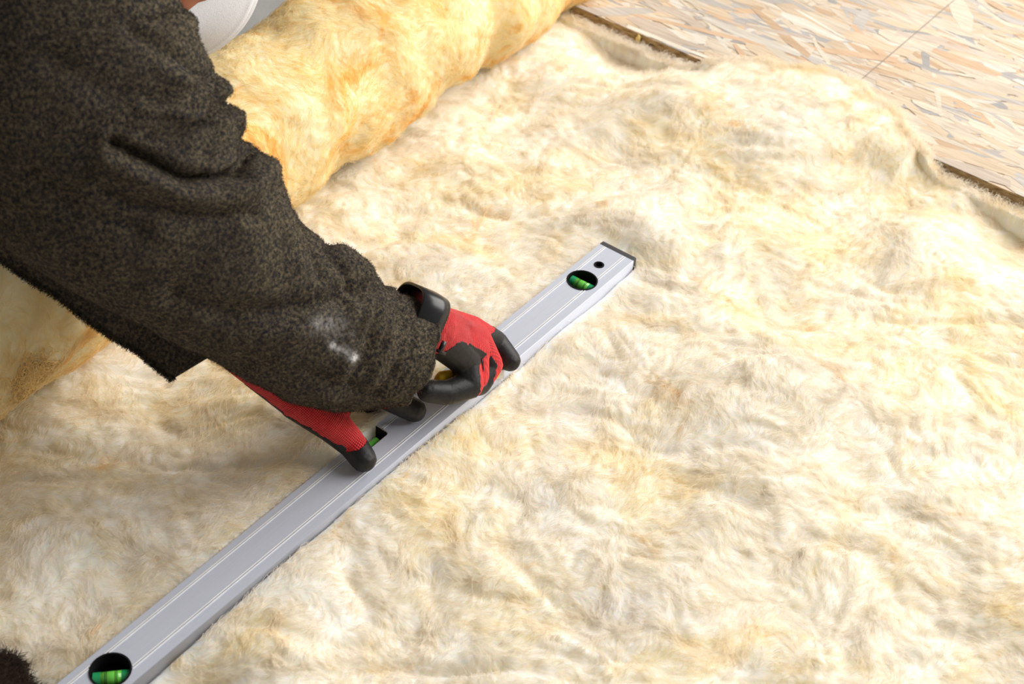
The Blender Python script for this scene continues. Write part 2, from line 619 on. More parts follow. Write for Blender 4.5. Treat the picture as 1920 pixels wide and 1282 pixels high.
# curly orange tuft stuck to the roll near its left end
g = np.random.default_rng(5)
N = 300
gx, gt = np.meshgrid(np.linspace(-.95, -.55, 200), np.linspace(2.2, 4.4, 200), indexing='ij')
gd = np.linalg.norm(proj(roll_pt(gx, gt)) - np.array([58, 708]), axis=-1)
kk = np.unravel_index(np.argmin(gd), gd.shape)
tx = gx[kk] + g.normal(0, .012, N); tt = gt[kk] + g.normal(0, .11, N)
P = np.zeros((N, 9, 3)); an = g.uniform(0, 6.28, N); tu = g.normal(0, 1.1, N)
for i in range(9):
    P[:, i] = roll_pt(tx, tt, .001 + .0025 * g.uniform(0, 1, N))
    tx = tx + np.cos(an + tu * i) * .004; tt = tt + np.sin(an + tu * i) * .004 / RL_R
m_tuft = flat('orange_curly_wool', (.86, .60, .24), .9)
tu_o = hair('curly_tuft', P, [.0004] * 9, m_tuft, roll_o)
tu_o['label'] = 'curly orange tuft'

# ------------------------------------------------------------------ joist, board of pressed strands
def box_bm(bm, x0, x1, y0, y1, z0, z1, bev=0.0):
    r = bmesh.ops.create_cube(bm, size=1)
    for v in r['verts']:
        v.co.x = x0 if v.co.x < 0 else x1
        v.co.y = y0 if v.co.y < 0 else y1
        v.co.z = z0 if v.co.z < 0 else z1
    if bev:
        es = {e for v in r['verts'] for e in v.link_edges}
        bmesh.ops.bevel(bm, geom=list(es), offset=bev, segments=2, profile=.5, affect='EDGES')


bm = bmesh.new(); box_bm(bm, .4985, .63, -1.6, .95, 0.0, BOARD_BOT, .003)
j = bm_obj('timber_joist', bm, m_joist)
tag(j, 'pale planed timber joist under the front edge of the strand board', 'joist')
bm = bmesh.new(); box_bm(bm, BOARD_X, 1.95, -1.5, .90, BOARD_BOT, BOARD_TOP, .0008)
board = bm_obj('strand_board', bm, m_edge)
board.data.materials.append(flat('pressed_wood_face', (.60, .47, .34), .8))
for p_ in board.data.polygons:
    if p_.normal.z > .9: p_.material_index = 1
tag(board, 'pale strand board of pressed wood flakes with a brown edge, behind the wool', 'board')

TINTS = [((.86, .70, .52), 5), ((.88, .76, .62), 5), ((.90, .80, .66), 4), ((.80, .58, .40), 2.2), ((.66, .62, .58), 2.2), ((.55, .53, .52), 1.3), ((.92, .86, .76), 2), ((.78, .66, .56), 2)]
tw = np.array([t[1] for t in TINTS]); tw = tw / tw.sum()


def strand_verts(g, L, W, th):
    k = 4
    t = np.linspace(-.5, .5, k)
    up = W / 2 * (1 + g.normal(0, .22, k)); dn = -W / 2 * (1 + g.normal(0, .22, k))
    up[0] *= g.uniform(.3, 1); dn[0] *= g.uniform(.3, 1); up[-1] *= g.uniform(.3, 1); dn[-1] *= g.uniform(.3, 1)
    sk_ = g.normal(0, .012, 4)
    xy = [(t[i] * L + sk_[0] * (i == 0) * .6, dn[i]) for i in range(k)] + [(t[i] * L + sk_[1] * (i == k - 1) * .6, up[i]) for i in range(k - 1, -1, -1)]
    m = len(xy)
    v = [(x, y, th) for x, y in xy] + [(x, y, 0) for x, y in xy]
    f = [list(range(m))] + [[i, i + m, (i + 1) % m + m, (i + 1) % m] for i in range(m)]
    return np.array(v), f


g = np.random.default_rng(77)
NS = 6500
sx = g.uniform(BOARD_X + .004, 1.93, NS); sy = g.uniform(-1.48, .88, NS)
sL = np.exp(g.normal(math.log(.110), .38, NS)); sW = np.exp(g.normal(math.log(.0165), .45, NS)); sW = np.clip(sW, .004, .035)
sa = math.pi / 2 + g.normal(0, .34, NS) + np.where(g.uniform(0, 1, NS) < .1, g.normal(0, .9, NS), 0)
sz = g.uniform(-.0002, .0008, NS)
st_ = g.choice(len(TINTS), NS, p=tw)
# one broad cream flake crossed by the pencil line
sx[0], sy[0], sL[0], sW[0], sa[0], sz[0], st_[0] = .985, -.075, .135, .036, .62, .0009, 2
sview = in_view(np.stack([sx, sy, sx * 0 + BOARD_TOP], 1), -8) & ~((sx < x_edge(sy) + .01))
depth = (np.stack([sx, sy, sx * 0 + BOARD_TOP], 1) - CAM) @ -ROT[:, 2]
size = np.where(sview, sL * sW / depth ** 2, 0) * (.4 + sz / .0011)
size[0] = 9
order = np.argsort(-size)
allV, allF, allC = [], [], []
strand_o = []
for rank, k in enumerate(order):
    v, f = strand_verts(g, sL[k], sW[k], .0004)
    c, s = math.cos(sa[k]), math.sin(sa[k])
    x = v[:, 0] * c - v[:, 1] * s; y = v[:, 0] * s + v[:, 1] * c
    x = np.clip(sx[k] + x, BOARD_X + .0003, 1.949); y = np.clip(sy[k] + y, -1.499, .899)
    w = np.stack([x, y, v[:, 2] + BOARD_TOP - .0001 + sz[k] + (x - sx[k]) * g.normal(0, .0008)], 1)
    tint = np.array(TINTS[st_[k]][0]) * g.uniform(.66, .80)
    if rank < 300:
        me = bpy.data.meshes.new('wood_strand')
        me.from_pydata(w.tolist(), [], f); me.update()
        ca = me.color_attributes.new('tint', 'FLOAT_COLOR', 'POINT')
        ca.data.foreach_set('color', np.tile(np.append(tint, 1).astype(np.float32), len(w)))
        me.materials.append(m_strand)
        link(bpy.data.objects.new('wood_strand', me), board)
    else:
        o_ = len(allV) * 16
        allV.append(w); allF += [[i + o_ for i in q] for q in f]; allC.append(np.tile(np.append(tint, 1), (len(w), 1)))
me = bpy.data.meshes.new('small_strands')
me.from_pydata(np.concatenate(allV).tolist(), [], allF); me.update()
ca = me.color_attributes.new('tint', 'FLOAT_COLOR', 'POINT')
ca.data.foreach_set('color', np.concatenate(allC).astype(np.float32).ravel())
me.materials.append(m_strand)
o = link(bpy.data.objects.new('small_strands', me), board); o['kind'] = 'stuff'

bm = bmesh.new(); box_bm(bm, BOARD_X + .02, 1.9, -.0540, -.0525, BOARD_TOP + .001, BOARD_TOP + .0018)
pl = bm_obj('pencil_line', bm, m_pencil, board)
pl['label'] = 'thin grey pencil line'

# small tuft of wool caught on the board edge
g = np.random.default_rng(12)
c0 = np.array([BOARD_X - .003, .302, .121])
bm = bmesh.new()
bmesh.ops.create_icosphere(bm, subdivisions=3, radius=1)
for v in bm.verts:
    q = v.co * (1 + .25 * math.sin(5 * v.co.x + 3 * v.co.z) * math.cos(4 * v.co.y))
    v.co = Vector((c0[0] + q.x * .004, c0[1] + q.y * .004, c0[2] + q.z * .009))
t_o = bm_obj('wool_tuft', bm, flat('yellow_wool_tuft', (.85, .66, .25), 1.0), smooth=True)
tag(t_o, 'tiny yellow tuft of wool caught on the brown board edge', 'tuft')

# ------------------------------------------------------------------ spirit level
lv = bpy.data.objects.new('spirit_level', None); link(lv)
lv.location = (0, 0, LV_TOP - LV_T)
tag(lv, 'long silver aluminium spirit level pressed into the wool under both gloved hands', 'spirit level')


def curve_plate(name, outer, holes, depth, bev, mat, parent, z):
    cu = bpy.data.curves.new(name, 'CURVE'); cu.dimensions = '2D'; cu.fill_mode = 'BOTH'
    cu.extrude = depth / 2 - bev; cu.bevel_depth = bev; cu.bevel_resolution = 1
    for pts in [outer] + holes:
        s = cu.splines.new('POLY'); s.points.add(len(pts) - 1)
        for p, q in zip(s.points, pts): p.co = (q[0], q[1], 0, 1)
        s.use_cyclic_u = True
    o = bpy.data.objects.new(name, cu); scn.collection.objects.link(o)
    dg = bpy.context.evaluated_depsgraph_get()
    me = bpy.data.meshes.new_from_object(o.evaluated_get(dg))
    bpy.data.objects.remove(o)
    me.name = name; me.materials.clear(); me.materials.append(mat)
    r = link(bpy.data.objects.new(name, me), parent); r.location = (0, 0, z)
    return r


def circ(cx, cy, r, n=64): return [(cx + r * math.cos(2 * math.pi * i / n), cy + r * math.sin(2 * math.pi * i / n)) for i in range(n)]


hw = LV_W / 2
WX0, WX1, WY = -.531, -.4770, .0075
outer = [(-LV_L, -hw), (0, -hw), (0, hw), (WX1, hw), (WX1, WY + .004), (WX1 - .0012, WY + .0012), (WX1 - .004, WY), (WX0 + .004, WY), (WX0 + .0012, WY + .0012), (WX0, WY + .004), (WX0, hw), (-LV_L, hw)]
HOLE_X = -.0400
curve_plate('aluminium_body', outer, [circ(-VA, 0, VR), circ(-LV_L + VA, 0, VR), circ(HOLE_X, .002, .0068, 32)], LV_T, .0008, m_alu, lv, LV_T / 2)


def rib_segments(y):
    cuts = []
    for cx in (-VA, -LV_L + VA):
        if abs(y) < VR + .0006:
            d = math.sqrt(max(0, (VR + .0006) ** 2 - y * y)); cuts.append((cx - d, cx + d))
    if y > WY - .001: cuts.append((WX0 - .0008, WX1 + .0008))
    cuts.sort(); s = -LV_L + .001; out = []
    for a_, b_ in cuts:
        out.append((s, a_)); s = b_
    out.append((s, -.001))
    return [q for q in out if q[1] > q[0]]


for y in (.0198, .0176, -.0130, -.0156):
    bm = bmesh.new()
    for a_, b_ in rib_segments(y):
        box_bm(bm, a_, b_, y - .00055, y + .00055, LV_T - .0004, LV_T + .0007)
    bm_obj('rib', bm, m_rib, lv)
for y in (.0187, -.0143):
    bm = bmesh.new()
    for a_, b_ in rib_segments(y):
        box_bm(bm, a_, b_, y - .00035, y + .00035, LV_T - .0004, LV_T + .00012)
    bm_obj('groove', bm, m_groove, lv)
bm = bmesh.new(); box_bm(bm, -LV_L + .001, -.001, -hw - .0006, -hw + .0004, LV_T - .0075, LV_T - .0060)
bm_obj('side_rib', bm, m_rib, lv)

# rubber end caps, the far one with a moulded relief
for x0, x1 in ((0.0, .0085), (-LV_L - .0085, -LV_L)):
    bm = bmesh.new(); box_bm(bm, x0, x1, -hw - .0006, hw + .0006, -.0004, LV_T + .0004, .0009)
    cap = bm_obj('end_cap', bm, m_cap, lv)
    bm = bmesh.new()
    for k in range(11):
        yy = -hw + .004 + k * .0048
        xo = x1 if x0 >= 0 else x0 - .0009
        box_bm(bm, xo - .0002, xo + .0009, yy - .0014, yy + .0014, .003, LV_T - .002, .0003)
    bm_obj('cap_relief', bm, m_cap, cap)


def tube(bm, p0, p1, r0, r1=None, seg=24, caps=True):
    p0 = Vector(p0); p1 = Vector(p1); d = p1 - p0
    q = d.to_track_quat('Z', 'Y').to_matrix().to_4x4()
    bmesh.ops.create_cone(bm, cap_ends=caps, segments=seg, radius1=r0, radius2=r0 if r1 is None else r1, depth=d.length,
                          matrix=Matrix.Translation((p0 + p1) / 2) @ q)


def annulus(name, cx, cy, ri, ro, z0, z1, mat, parent):
    n_ = 64; v = []; f = []
    for i in range(n_):
        c, s = math.cos(2 * math.pi * i / n_), math.sin(2 * math.pi * i / n_)
        for r, z in ((ri, z0), (ri, z1), (ro, z1), (ro, z0)): v.append((cx + r * c, cy + r * s, z))
    for i in range(n_):
        a_ = i * 4; b_ = ((i + 1) % n_) * 4
        for k in range(4): f.append([a_ + k, b_ + k, b_ + (k + 1) % 4, a_ + (k + 1) % 4])
    return mesh_obj(name, v, f, mat, parent, False)


for cx, ang in ((-VA, 92), (-LV_L + VA, 137)):
    bz = annulus('vial_housing', cx, 0, VR - .0017, VR + .0001, .0006, LV_T + .0010, m_black_plastic, lv)
    bm = bmesh.new(); tube(bm, (cx, 0, .0008), (cx, 0, .0030), VR - .001, seg=48)
    bm_obj('housing_back', bm, m_black_plastic, bz)
    a_ = math.radians(ang); d = np.array([math.cos(a_), math.sin(a_), 0]); c = np.array([cx, 0, LV_T * .5 + .001])
    pn = np.array([d[1], -d[0], 0])
    c = c + pn * (-.0025 if ang > 100 else .0015) * (1 if pn[0] + pn[1] > 0 else -1)
    h = .0178
    bm = bmesh.new(); tube(bm, c - d * h, c + d * h, .0078)
    vial = bm_obj('vial', bm, m_liquid, lv, True)
    vial['label'] = 'green liquid vial'
    for s_ in (-.0060, -.0044, .0044, .0060):
        bm = bmesh.new(); tube(bm, c + d * (s_ - .0003), c + d * (s_ + .0003), .0080)
        bm_obj('vial_line', bm, m_ring, vial)
    for s_ in (-1, 1):
        bm = bmesh.new(); tube(bm, c + d * s_ * .0105, c + d * s_ * .0182, .00795)
        bm_obj('vial_end', bm, m_liquid2, vial)
annulus('hanging_hole', HOLE_X, .002, .0048, .0072, .0008, LV_T + .0008, m_black_plastic, lv)
bm = bmesh.new(); tube(bm, (HOLE_X, .002, .0006), (HOLE_X, .002, .006), .0066); bm_obj('hole_back', bm, m_black_plastic, lv)
# top reading window: black frame, green vial along the level
bm = bmesh.new()
box_bm(bm, WX0, WX0 + .0016, WY, hw, .0005, LV_T - .001); box_bm(bm, WX1 - .0016, WX1, WY, hw, .0005, LV_T - .001)
box_bm(bm, WX0, WX1, WY, WY + .0016, .0005, LV_T - .001); box_bm(bm, WX0 + .0016, WX1 - .0016, WY + .0016, hw - .0005, .0005, .002)
wf = bm_obj('window_frame', bm, m_black_plastic, lv)
bm = bmesh.new(); tube(bm, (WX0 + .004, WY + .0105, .010), (WX1 - .010, WY + .0105, .010), .0062)
vc = bm_obj('vial', bm, m_liquid, lv, True); vc['label'] = 'green liquid vial in the top window'
for s_ in (-.505, -.512):
    bm = bmesh.new(); tube(bm, (s_ - .0004, WY + .0105, .010), (s_ + .0004, WY + .0105, .010), .0064); bm_obj('vial_line', bm, m_ring, vc)

# ------------------------------------------------------------------ blobs: one continuous skin from tapered limbs
def blob_mesh(caps, voxel, smooth=4, factor=.5):
    bm = bmesh.new()
    for c in caps:
        p0, p1, r0, r1 = c[:4]
        p0 = Vector(p0); p1 = Vector(p1)
        if (p1 - p0).length < 1e-6:
            bmesh.ops.create_icosphere(bm, subdivisions=3, radius=r0, matrix=Matrix.Translation(p0)); continue
        n_ = max(2, int((p1 - p0).length / (min(r0, r1) * .35)) + 1)
        n_ = min(n_, 14)
        for i in range(n_ + 1):
            t = i / n_
            bmesh.ops.create_icosphere(bm, subdivisions=2, radius=r0 + (r1 - r0) * t, matrix=Matrix.Translation(p0.lerp(p1, t)))
        tube(bm, p0, p1, r0 * .995, r1 * .995, 20)
    me = bpy.data.meshes.new('tmp'); bm.to_mesh(me); bm.free()
    o = bpy.data.objects.new('tmp', me); scn.collection.objects.link(o)
    md = o.modifiers.new('r', 'REMESH'); md.mode = 'VOXEL'; md.voxel_size = voxel; md.adaptivity = 0
    ms = o.modifiers.new('s', 'SMOOTH'); ms.iterations = smooth; ms.factor = factor
    dg = bpy.context.evaluated_depsgraph_get()
    r = bpy.data.meshes.new_from_object(o.evaluated_get(dg))
    bpy.data.objects.remove(o); bpy.data.meshes.remove(me)
    return r


def arrays(me):
    v = np.zeros(len(me.vertices) * 3); me.vertices.foreach_get('co', v); v = v.reshape(-1, 3)
    nn = np.zeros(len(me.vertices) * 3); me.vertices.foreach_get('normal', nn); nn = nn.reshape(-1, 3)
    me.calc_loop_triangles()
    t = np.zeros(len(me.loop_triangles) * 3, np.int32); me.loop_triangles.foreach_get('vertices', t)
    return v, nn, t.reshape(-1, 3)


def split_iso(v, t, g, extra):
    """cut a triangle mesh along g = 0; returns [(verts, tris, extra)] for g<=0 and g>0"""
    g = np.where(np.abs(g) < 1e-6, 1e-6, g)
    pos = g[t] > 0
    cnt = pos.sum(1)
    new_v = []; new_e = []; cache = {}

    def mid(a_, b_):
        k = (min(a_, b_), max(a_, b_))
        if k not in cache:
            w = g[a_] / (g[a_] - g[b_])
            cache[k] = len(v) + len(new_v)
            new_v.append(v[a_] + (v[b_] - v[a_]) * w); new_e.append(extra[a_] + (extra[b_] - extra[a_]) * w)
        return cache[k]
    A = [t[cnt == 0]]; B = [t[cnt == 3]]
    ax, bx = [], []
    for tri, p in zip(t[(cnt == 1) | (cnt == 2)], pos[(cnt == 1) | (cnt == 2)]):
        one = p.sum() == 1
        k = int(np.argmax(p)) if one else int(np.argmin(p))
        a_, b_, c_ = tri[k], tri[(k + 1) % 3], tri[(k + 2) % 3]
        m1, m2 = mid(a_, b_), mid(a_, c_)
        (bx if one else ax).append([a_, m1, m2])
        (ax if one else bx).extend([[m1, b_, c_], [m1, c_, m2]])
    if ax: A.append(np.array(ax)); B.append(np.array(bx))
    VV = np.concatenate([v, np.array(new_v).reshape(-1, 3)]); EE = np.concatenate([extra, np.array(new_e).reshape(-1, extra.shape[1])])
    res = []
    for T in (np.concatenate(A), np.concatenate(B)):
        u, inv = np.unique(T.ravel(), return_inverse=True)
        res.append((VV[u], inv.reshape(-1, 3), EE[u]))
    return res


# ------------------------------------------------------------------ person: body, clothes
m_body = m_skin
shR, shL = at(60, -60, 1.44), np.array([-.44, .52, .66])
elR, wrR = at(330, 420, 1.53), at(740, 635, 1.68)
elL, wrL = np.array([-.535, .33, .42]), at(465, 668, 1.655)
chest = (shR + shL) / 2 + np.array([-.06, .05, .0])
pel = np.array([-.90, .86, .50])
headc = at(268, -80, 1.68)
fwd = nrm([.47, -.70, -.44])
upv = nrm(np.array([0, 0, 1.]) - fwd * fwd[2] + np.array([.25, .10, 0]))
upv = nrm(upv - fwd * (upv @ fwd))
sid = np.cross(fwd, upv)
kneeR, kneeL = np.array([-.86, .73, .085]), np.array([-.66, .90, .085])
ankR, ankL = np.array([-1.20, .98, .06]), np.array([-.98, 1.17, .06])
hipR, hipL = pel + np.array([-.07, -.07, 0]), pel + np.array([.07, .07, 0])


def hp(a_, b_, c_): return headc + fwd * a_ + upv * b_ + sid * c_


neckb = (shR + shL) / 2 + np.array([.02, -.0, .02])
caps = [
    (hp(-.02, .02, 0), hp(-.02, .03, 0), .092, .094), (hp(.03, .03, 0), hp(.02, -.03, 0), .080, .066), (hp(.05, -.05, 0), hp(.055, -.07, 0), .045, .035),
    (hp(.085, .01, 0), hp(.105, -.018, 0), .010, .014), (hp(.085, -.055, -.014), hp(.085, -.055, .014), .011, .011),
    (hp(.072, .035, -.04), hp(.080, .035, .04), .014, .014), (hp(.055, -.01, -.045), hp(.055, -.012, -.043), .026, .024), (hp(.055, -.01, .045), hp(.055, -.012, .043), .026, .024),
    (hp(-.01, .0, .086), hp(-.014, .02, .092), .014, .018), (hp(-.01, .0, -.086), hp(-.014, .02, -.092), .014, .018),
    (hp(-.03, -.05, 0), neckb, .052, .062), (neckb, shR, .07, .055), (neckb, shL, .07, .055), (chest, pel, .12, .11), (shR, chest, .06, .10), (shL, chest, .06, .10),
    (shR, elR, .052, .042), (elR, wrR, .040, .026), (shL, elL, .052, .042), (elL, wrL, .040, .026),
    (hipR, kneeR, .08, .052), (hipL, kneeL, .08, .052), (kneeR, ankR, .05, .034), (kneeL, ankL, .05, .034),
]
me = blob_mesh(caps, .007, 4)
me.name = 'person'; me.materials.append(m_skin)
me.polygons.foreach_set('use_smooth', np.ones(len(me.polygons), bool))
person = link(bpy.data.objects.new('person', me))
tag(person, 'person in a dark wool sweater and red gloves bending over the spirit level', 'person')


def blob_part(name, caps, voxel, mat, parent, smooth=4):
    me = blob_mesh(caps, voxel, smooth); me.name = name; me.materials.append(mat)
    me.polygons.foreach_set('use_smooth', np.ones(len(me.polygons), bool))
    return link(bpy.data.objects.new(name, me), parent)


blob_part('hair', [(hp(-.035, .045, 0), hp(-.02, .06, 0), .095, .092), (hp(-.06, -.01, 0), hp(-.05, .03, 0), .075, .085)], .006, m_hair, person)
for s_ in (-1, 1):
    blob_part('eye', [(hp(.088, .022, .031 * s_), hp(.0881, .022, .031 * s_), .0115, .0115)], .002, m_eye, person, 1)
blob_part('trousers', [(hipR, kneeR, .105, .075), (hipL, kneeL, .105, .075), (hipR, hipL, .125, .125), (pel, pel + np.array([.05, -.04, .08]), .13, .13),
                       (kneeR, ankR, .075, .058), (kneeL, ankL, .075, .058)], .009, m_trousers, person)
for an_ in (ankR, ankL):
    d = nrm([-.75, .62, 0])
    blob_part('boot', [(an_ + np.array([0, 0, .02]), an_ + d * .06, .055, .05), (an_ + d * .05 + np.array([0, 0, -.005]), an_ + d * .20 + np.array([0, 0, -.015]), .045, .036)], .006, m_boot, person)

# dust mask: a shaped shell over nose, mouth and chin with a vertical seam
nu, nv = 60, 40
uu = np.linspace(-1, 1, nu); vv = np.linspace(0, 1, nv)
Ug, Vg = np.meshgrid(uu, vv, indexing='ij')
hgt = .070 - .175 * Vg
prof = .122 + .018 * np.sin(np.pi * (Vg * .95 + .02)) - .060 * Vg ** 2.2 + .004
side = Ug * (.066 + .012 * np.sin(np.pi * Vg)) * (1 - .50 * Vg ** 4)
fw = prof - .080 * np.abs(Ug) ** 1.35
hgt = hgt + .055 * np.abs(Ug) ** 2 * (Vg - 1.25) * (1 - .6 * Vg)
pleat = .0022 * (np.exp(-((np.abs(Ug) - .16) / .03) ** 2) + np.exp(-((np.abs(Ug) - .04) / .025) ** 2) * 1.0)
fw = fw + pleat
MP = headc + fwd * (fw[..., None]) + upv * (hgt - .015)[..., None] + sid * side[..., None]
i4 = np.arange(nu * nv).reshape(nu, nv)
F4 = np.stack([i4[:-1, :-1].ravel(), i4[1:, :-1].ravel(), i4[1:, 1:].ravel(), i4[:-1, 1:].ravel()], 1)
mk = mesh_obj('dust_mask', MP.reshape(-1, 3), F4, m_mask, person)
sm = mk.modifiers.new('thick', 'SOLIDIFY'); sm.thickness = .0025; sm.offset = 0
mk['label'] = 'white dust mask'
for s_ in (-1, 1):
    pts = [MP[0 if s_ < 0 else -1, 12], hp(.03, .03, .098 * s_), hp(-.06, .01, .09 * s_), hp(-.125, .015, 0)]
    bm = bmesh.new()
    for p_, q_ in zip(pts[:-1], pts[1:]): tube(bm, p_, q_, .002, .002, 8)
    bm_obj('strap', bm, m_mask, mk)

# ---- near sleeve: outline of the bent arm given station by station (right outline, left outline, depth of the axis, flatness)
ST = [
    ((333, -70), (-210, 60), 1.40, .62), ((333, 5), (-180, 130), 1.41, .62), ((347, 20), (-172, 150), 1.412, .62), ((366, 33), (-166, 172), 1.415, .62),
    ((372, 75), (-150, 220), 1.42, .62), ((393, 117), (-130, 280), 1.43, .62), ((404, 137), (-115, 310), 1.435, .62), ((425, 153), (-95, 345), 1.44, .62),
    ((430, 170), (-75, 372), 1.445, .62), ((423, 194), (-50, 405), 1.45, .62), ((445, 203), (-20, 440), 1.455, .62), ((461, 216), (20, 476), 1.46, .62),
    ((463, 240), (80, 508), 1.465, .62), ((455, 264), (140, 540), 1.475, .64), ((476, 271), (190, 566), 1.485, .66), ((494, 284), (235, 589), 1.495, .68), ((515, 312), (285, 614), 1.51, .7),
    ((530, 345), (332, 637), 1.53, .72), ((536, 388), (378, 661), 1.55, .74), ((565, 420), (415, 682), 1.57, .76), ((600, 450), (452, 704), 1.585, .78), ((628, 462), (483, 721), 1.60, .8),
    ((665, 478), (518, 739), 1.615, .82), ((690, 497), (548, 751), 1.63, .84), ((706, 525), (585, 759), 1.645, .86), ((733, 544), (622, 764), 1.66, .9), ((760, 556), (665, 765), 1.675, .94), ((778, 566), (690, 764), 1.685, .96),
]


def bsp(P, n):
    """smooth interpolation along stations (Catmull-Rom, softened)"""
    P = np.asarray(P, float); m = len(P); s = np.linspace(0, m - 1, n)
    i = np.clip(np.floor(s).astype(int), 0, m - 2); t = (s - i)[:, None]
    g_ = lambda k: P[np.clip(k, 0, m - 1)]
    p0, p1, p2, p3 = g_(i - 1), g_(i), g_(i + 1), g_(i + 2)
    return .5 * ((2 * p1) + (-p0 + p2) * t + (2 * p0 - 5 * p1 + 4 * p2 - p3) * t ** 2 + (-p0 + 3 * p1 - 3 * p2 + p3) * t ** 3)


raw = np.array([[r[0], r[1], l[0], l[1], z, k] for r, l, z, k in ST])
ns, nth = 340, 220
D = bsp(raw, ns)
Rw = np.array([at(a_[0], a_[1], a_[4]) for a_ in D]); Lw = np.array([at(a_[2], a_[3], a_[4]) for a_ in D])
cen = (Rw + Lw) / 2
ker = np.ones(41) / 41
cs = np.stack([np.convolve(np.pad(cen[:, k], 20, 'edge'), ker, 'valid') for k in range(3)], 1)
ax_ = nrm(np.gradient(cs, axis=0))
uv_ = (Rw - Lw) / 2
hwid = np.linalg.norm(uv_, axis=1)
vd = nrm(np.cross(ax_, uv_))
tocam = nrm(CAM - cen)
vd = np.where(((vd * tocam).sum(1) < 0)[:, None], -vd, vd)
hs = np.convolve(np.pad(hwid, 30, 'edge'), np.ones(61) / 61, 'valid')
th = np.linspace(0, 2 * np.pi, nth, endpoint=False)
SP = cen[:, None] + uv_[:, None] * np.cos(th)[None, :, None] + (vd * (hs * D[:, 5])[:, None])[:, None] * np.sin(th)[None, :, None]
# slanted, slightly flared cuff
sS = np.linspace(0, 1, ns)


def tube_normals(P):
    ds = np.gradient(P, axis=0); dt = np.roll(P, -1, 1) - np.roll(P, 1, 1)
    n_ = nrm(np.cross(dt, ds)); c = P.mean(1, keepdims=True)
    return np.where((((P - c) * n_).sum(-1) < 0)[..., None], -n_, n_)


def seg_dist(px, poly):
    best = np.full(px.shape[:-1], 1e9)
    for a_, b_ in zip(poly[:-1], poly[1:]):
        a_ = np.array(a_, float); b_ = np.array(b_, float); ab = b_ - a_
        t = np.clip(((px - a_) @ ab) / (ab @ ab), 0, 1)
        best = np.minimum(best, np.linalg.norm(px - (a_ + t[..., None] * ab), axis=-1))
    return best


def sculpt(P, strokes):
    """push or pull the fabric along fold lines"""
    n_ = tube_normals(P); q = proj(P); face = ((n_ * nrm(CAM - P)).sum(-1) > -.05)
    d = np.zeros(P.shape[:2])
    for poly, width, amt in strokes:
        d += amt * np.exp(-(seg_dist(q, poly) / width) ** 2) * face
    return P + n_ * d[..., None]


folds = [
    # deep crook of the elbow with its rolled lip
    ([(215, 268), (280, 300), (345, 332), (400, 338), (445, 322), (470, 285)], 12, -.015),
    ([(200, 300), (275, 336), (345, 368), (415, 372), (470, 350), (500, 318)], 20, .011),
    ([(190, 250), (270, 272), (340, 305), (400, 312), (438, 300)], 14, .004),
    ([(470, 400), (380, 402), (300, 392), (200, 360)], 16, -.007),
    # long drag fold along the forearm
    ([(330, 560), (430, 590), (540, 582), (640, 560), (690, 535)], 22, -.010),
    ([(430, 640), (520, 632), (600, 612), (660, 592), (705, 560)], 22, .005),
    ([(560, 380), (572, 430), (585, 480), (600, 520)], 12, -.005), ([(535, 400), (548, 450), (555, 500)], 14, .004),
    ([(612, 462), (640, 500), (655, 540)], 9, -.008), ([(640, 470), (680, 500), (700, 530)], 14, .006), ([(640, 520), (660, 570), (650, 640)], 10, .004),
    ([(690, 510), (686, 560), (672, 620), (640, 690)], 8, .0045), ([(703, 535), (700, 590), (686, 650), (650, 715)], 8, -.005),
    ([(726, 548), (728, 600), (715, 660), (680, 725)], 7, .0035), ([(742, 556), (748, 610), (735, 670), (700, 738)], 6, -.003),
    ([(762, 566), (772, 620), (760, 680), (725, 745)], 6, .002),
    ([(560, 690), (620, 715), (690, 735)], 14, -.004), ([(470, 690), (540, 725), (620, 745)], 10, .003),
    ([(60, 330), (150, 390), (260, 430)], 26, -.006), ([(110, 120), (200, 170), (300, 190)], 30, -.006), ([(250, 60), (330, 110), (400, 160)], 16, -.005),
    ([(260, 200), (350, 215), (430, 228)], 12, .004), ([(300, 130), (380, 160), (430, 172)], 12, .003),
]
SP = sculpt(SP, folds)
nn_ = tube_normals(SP)
Sg, Tg = np.meshgrid(np.linspace(0, .75, ns), th * .085, indexing='ij')
f_c1, f_c2 = field(51, .05), field(52, .016)
SP = SP + nn_ * (.0016 * samp(f_c1, Sg, Tg) + .0006 * samp(f_c2, Sg, Tg))[..., None]
# cuff lip pushed along the arm where it faces the camera
tan_ = nrm(np.gradient(SP, axis=0))
tan_ = nrm(np.stack([np.convolve(np.pad(tan_[:, j_, k_], 15, 'edge'), np.ones(31) / 31, 'valid') for j_ in range(nth) for k_ in range(3)], 1).reshape(ns, nth, 3))
lip = np.clip((sS - .70) / .30, 0, 1)[:, None] ** 1.5 * (.005 + .009 * np.sin(th + .1))[None, :]
SP = SP + tan_ * lip[..., None]
nn_ = tube_normals(SP)
n_out = len(SP)
inner = [SP[-1] + ax_[-1] * .0022 * 1 - nn_[-1] * .0025]
for k in range(1, 12):
    inner.append(SP[-1 - 4 * k] - nn_[-1 - 4 * k] * .006)
ALL = np.concatenate([SP, np.array(inner)])
nr_ = len(ALL)
i5 = np.arange(nr_ * nth).reshape(nr_, nth); j5 = np.roll(i5, -1, 1)
SF = np.stack([i5[:-1].ravel(), j5[:-1].ravel(), j5[1:].ravel(), i5[1:].ravel()], 1)
SVv = ALL.reshape(-1, 3)
qs = proj(SVv); fc = np.zeros(len(SVv)); fc[:n_out * nth] = ((nn_ * nrm(CAM - SP)).sum(-1) > 0).ravel()
stn = np.exp(-(seg_dist(qs, [(628, 650), (650, 658), (664, 670)]) / 9) ** 2) * .95 + np.exp(-(seg_dist(qs, [(596, 612), (640, 618)]) / 20) ** 2) * .28
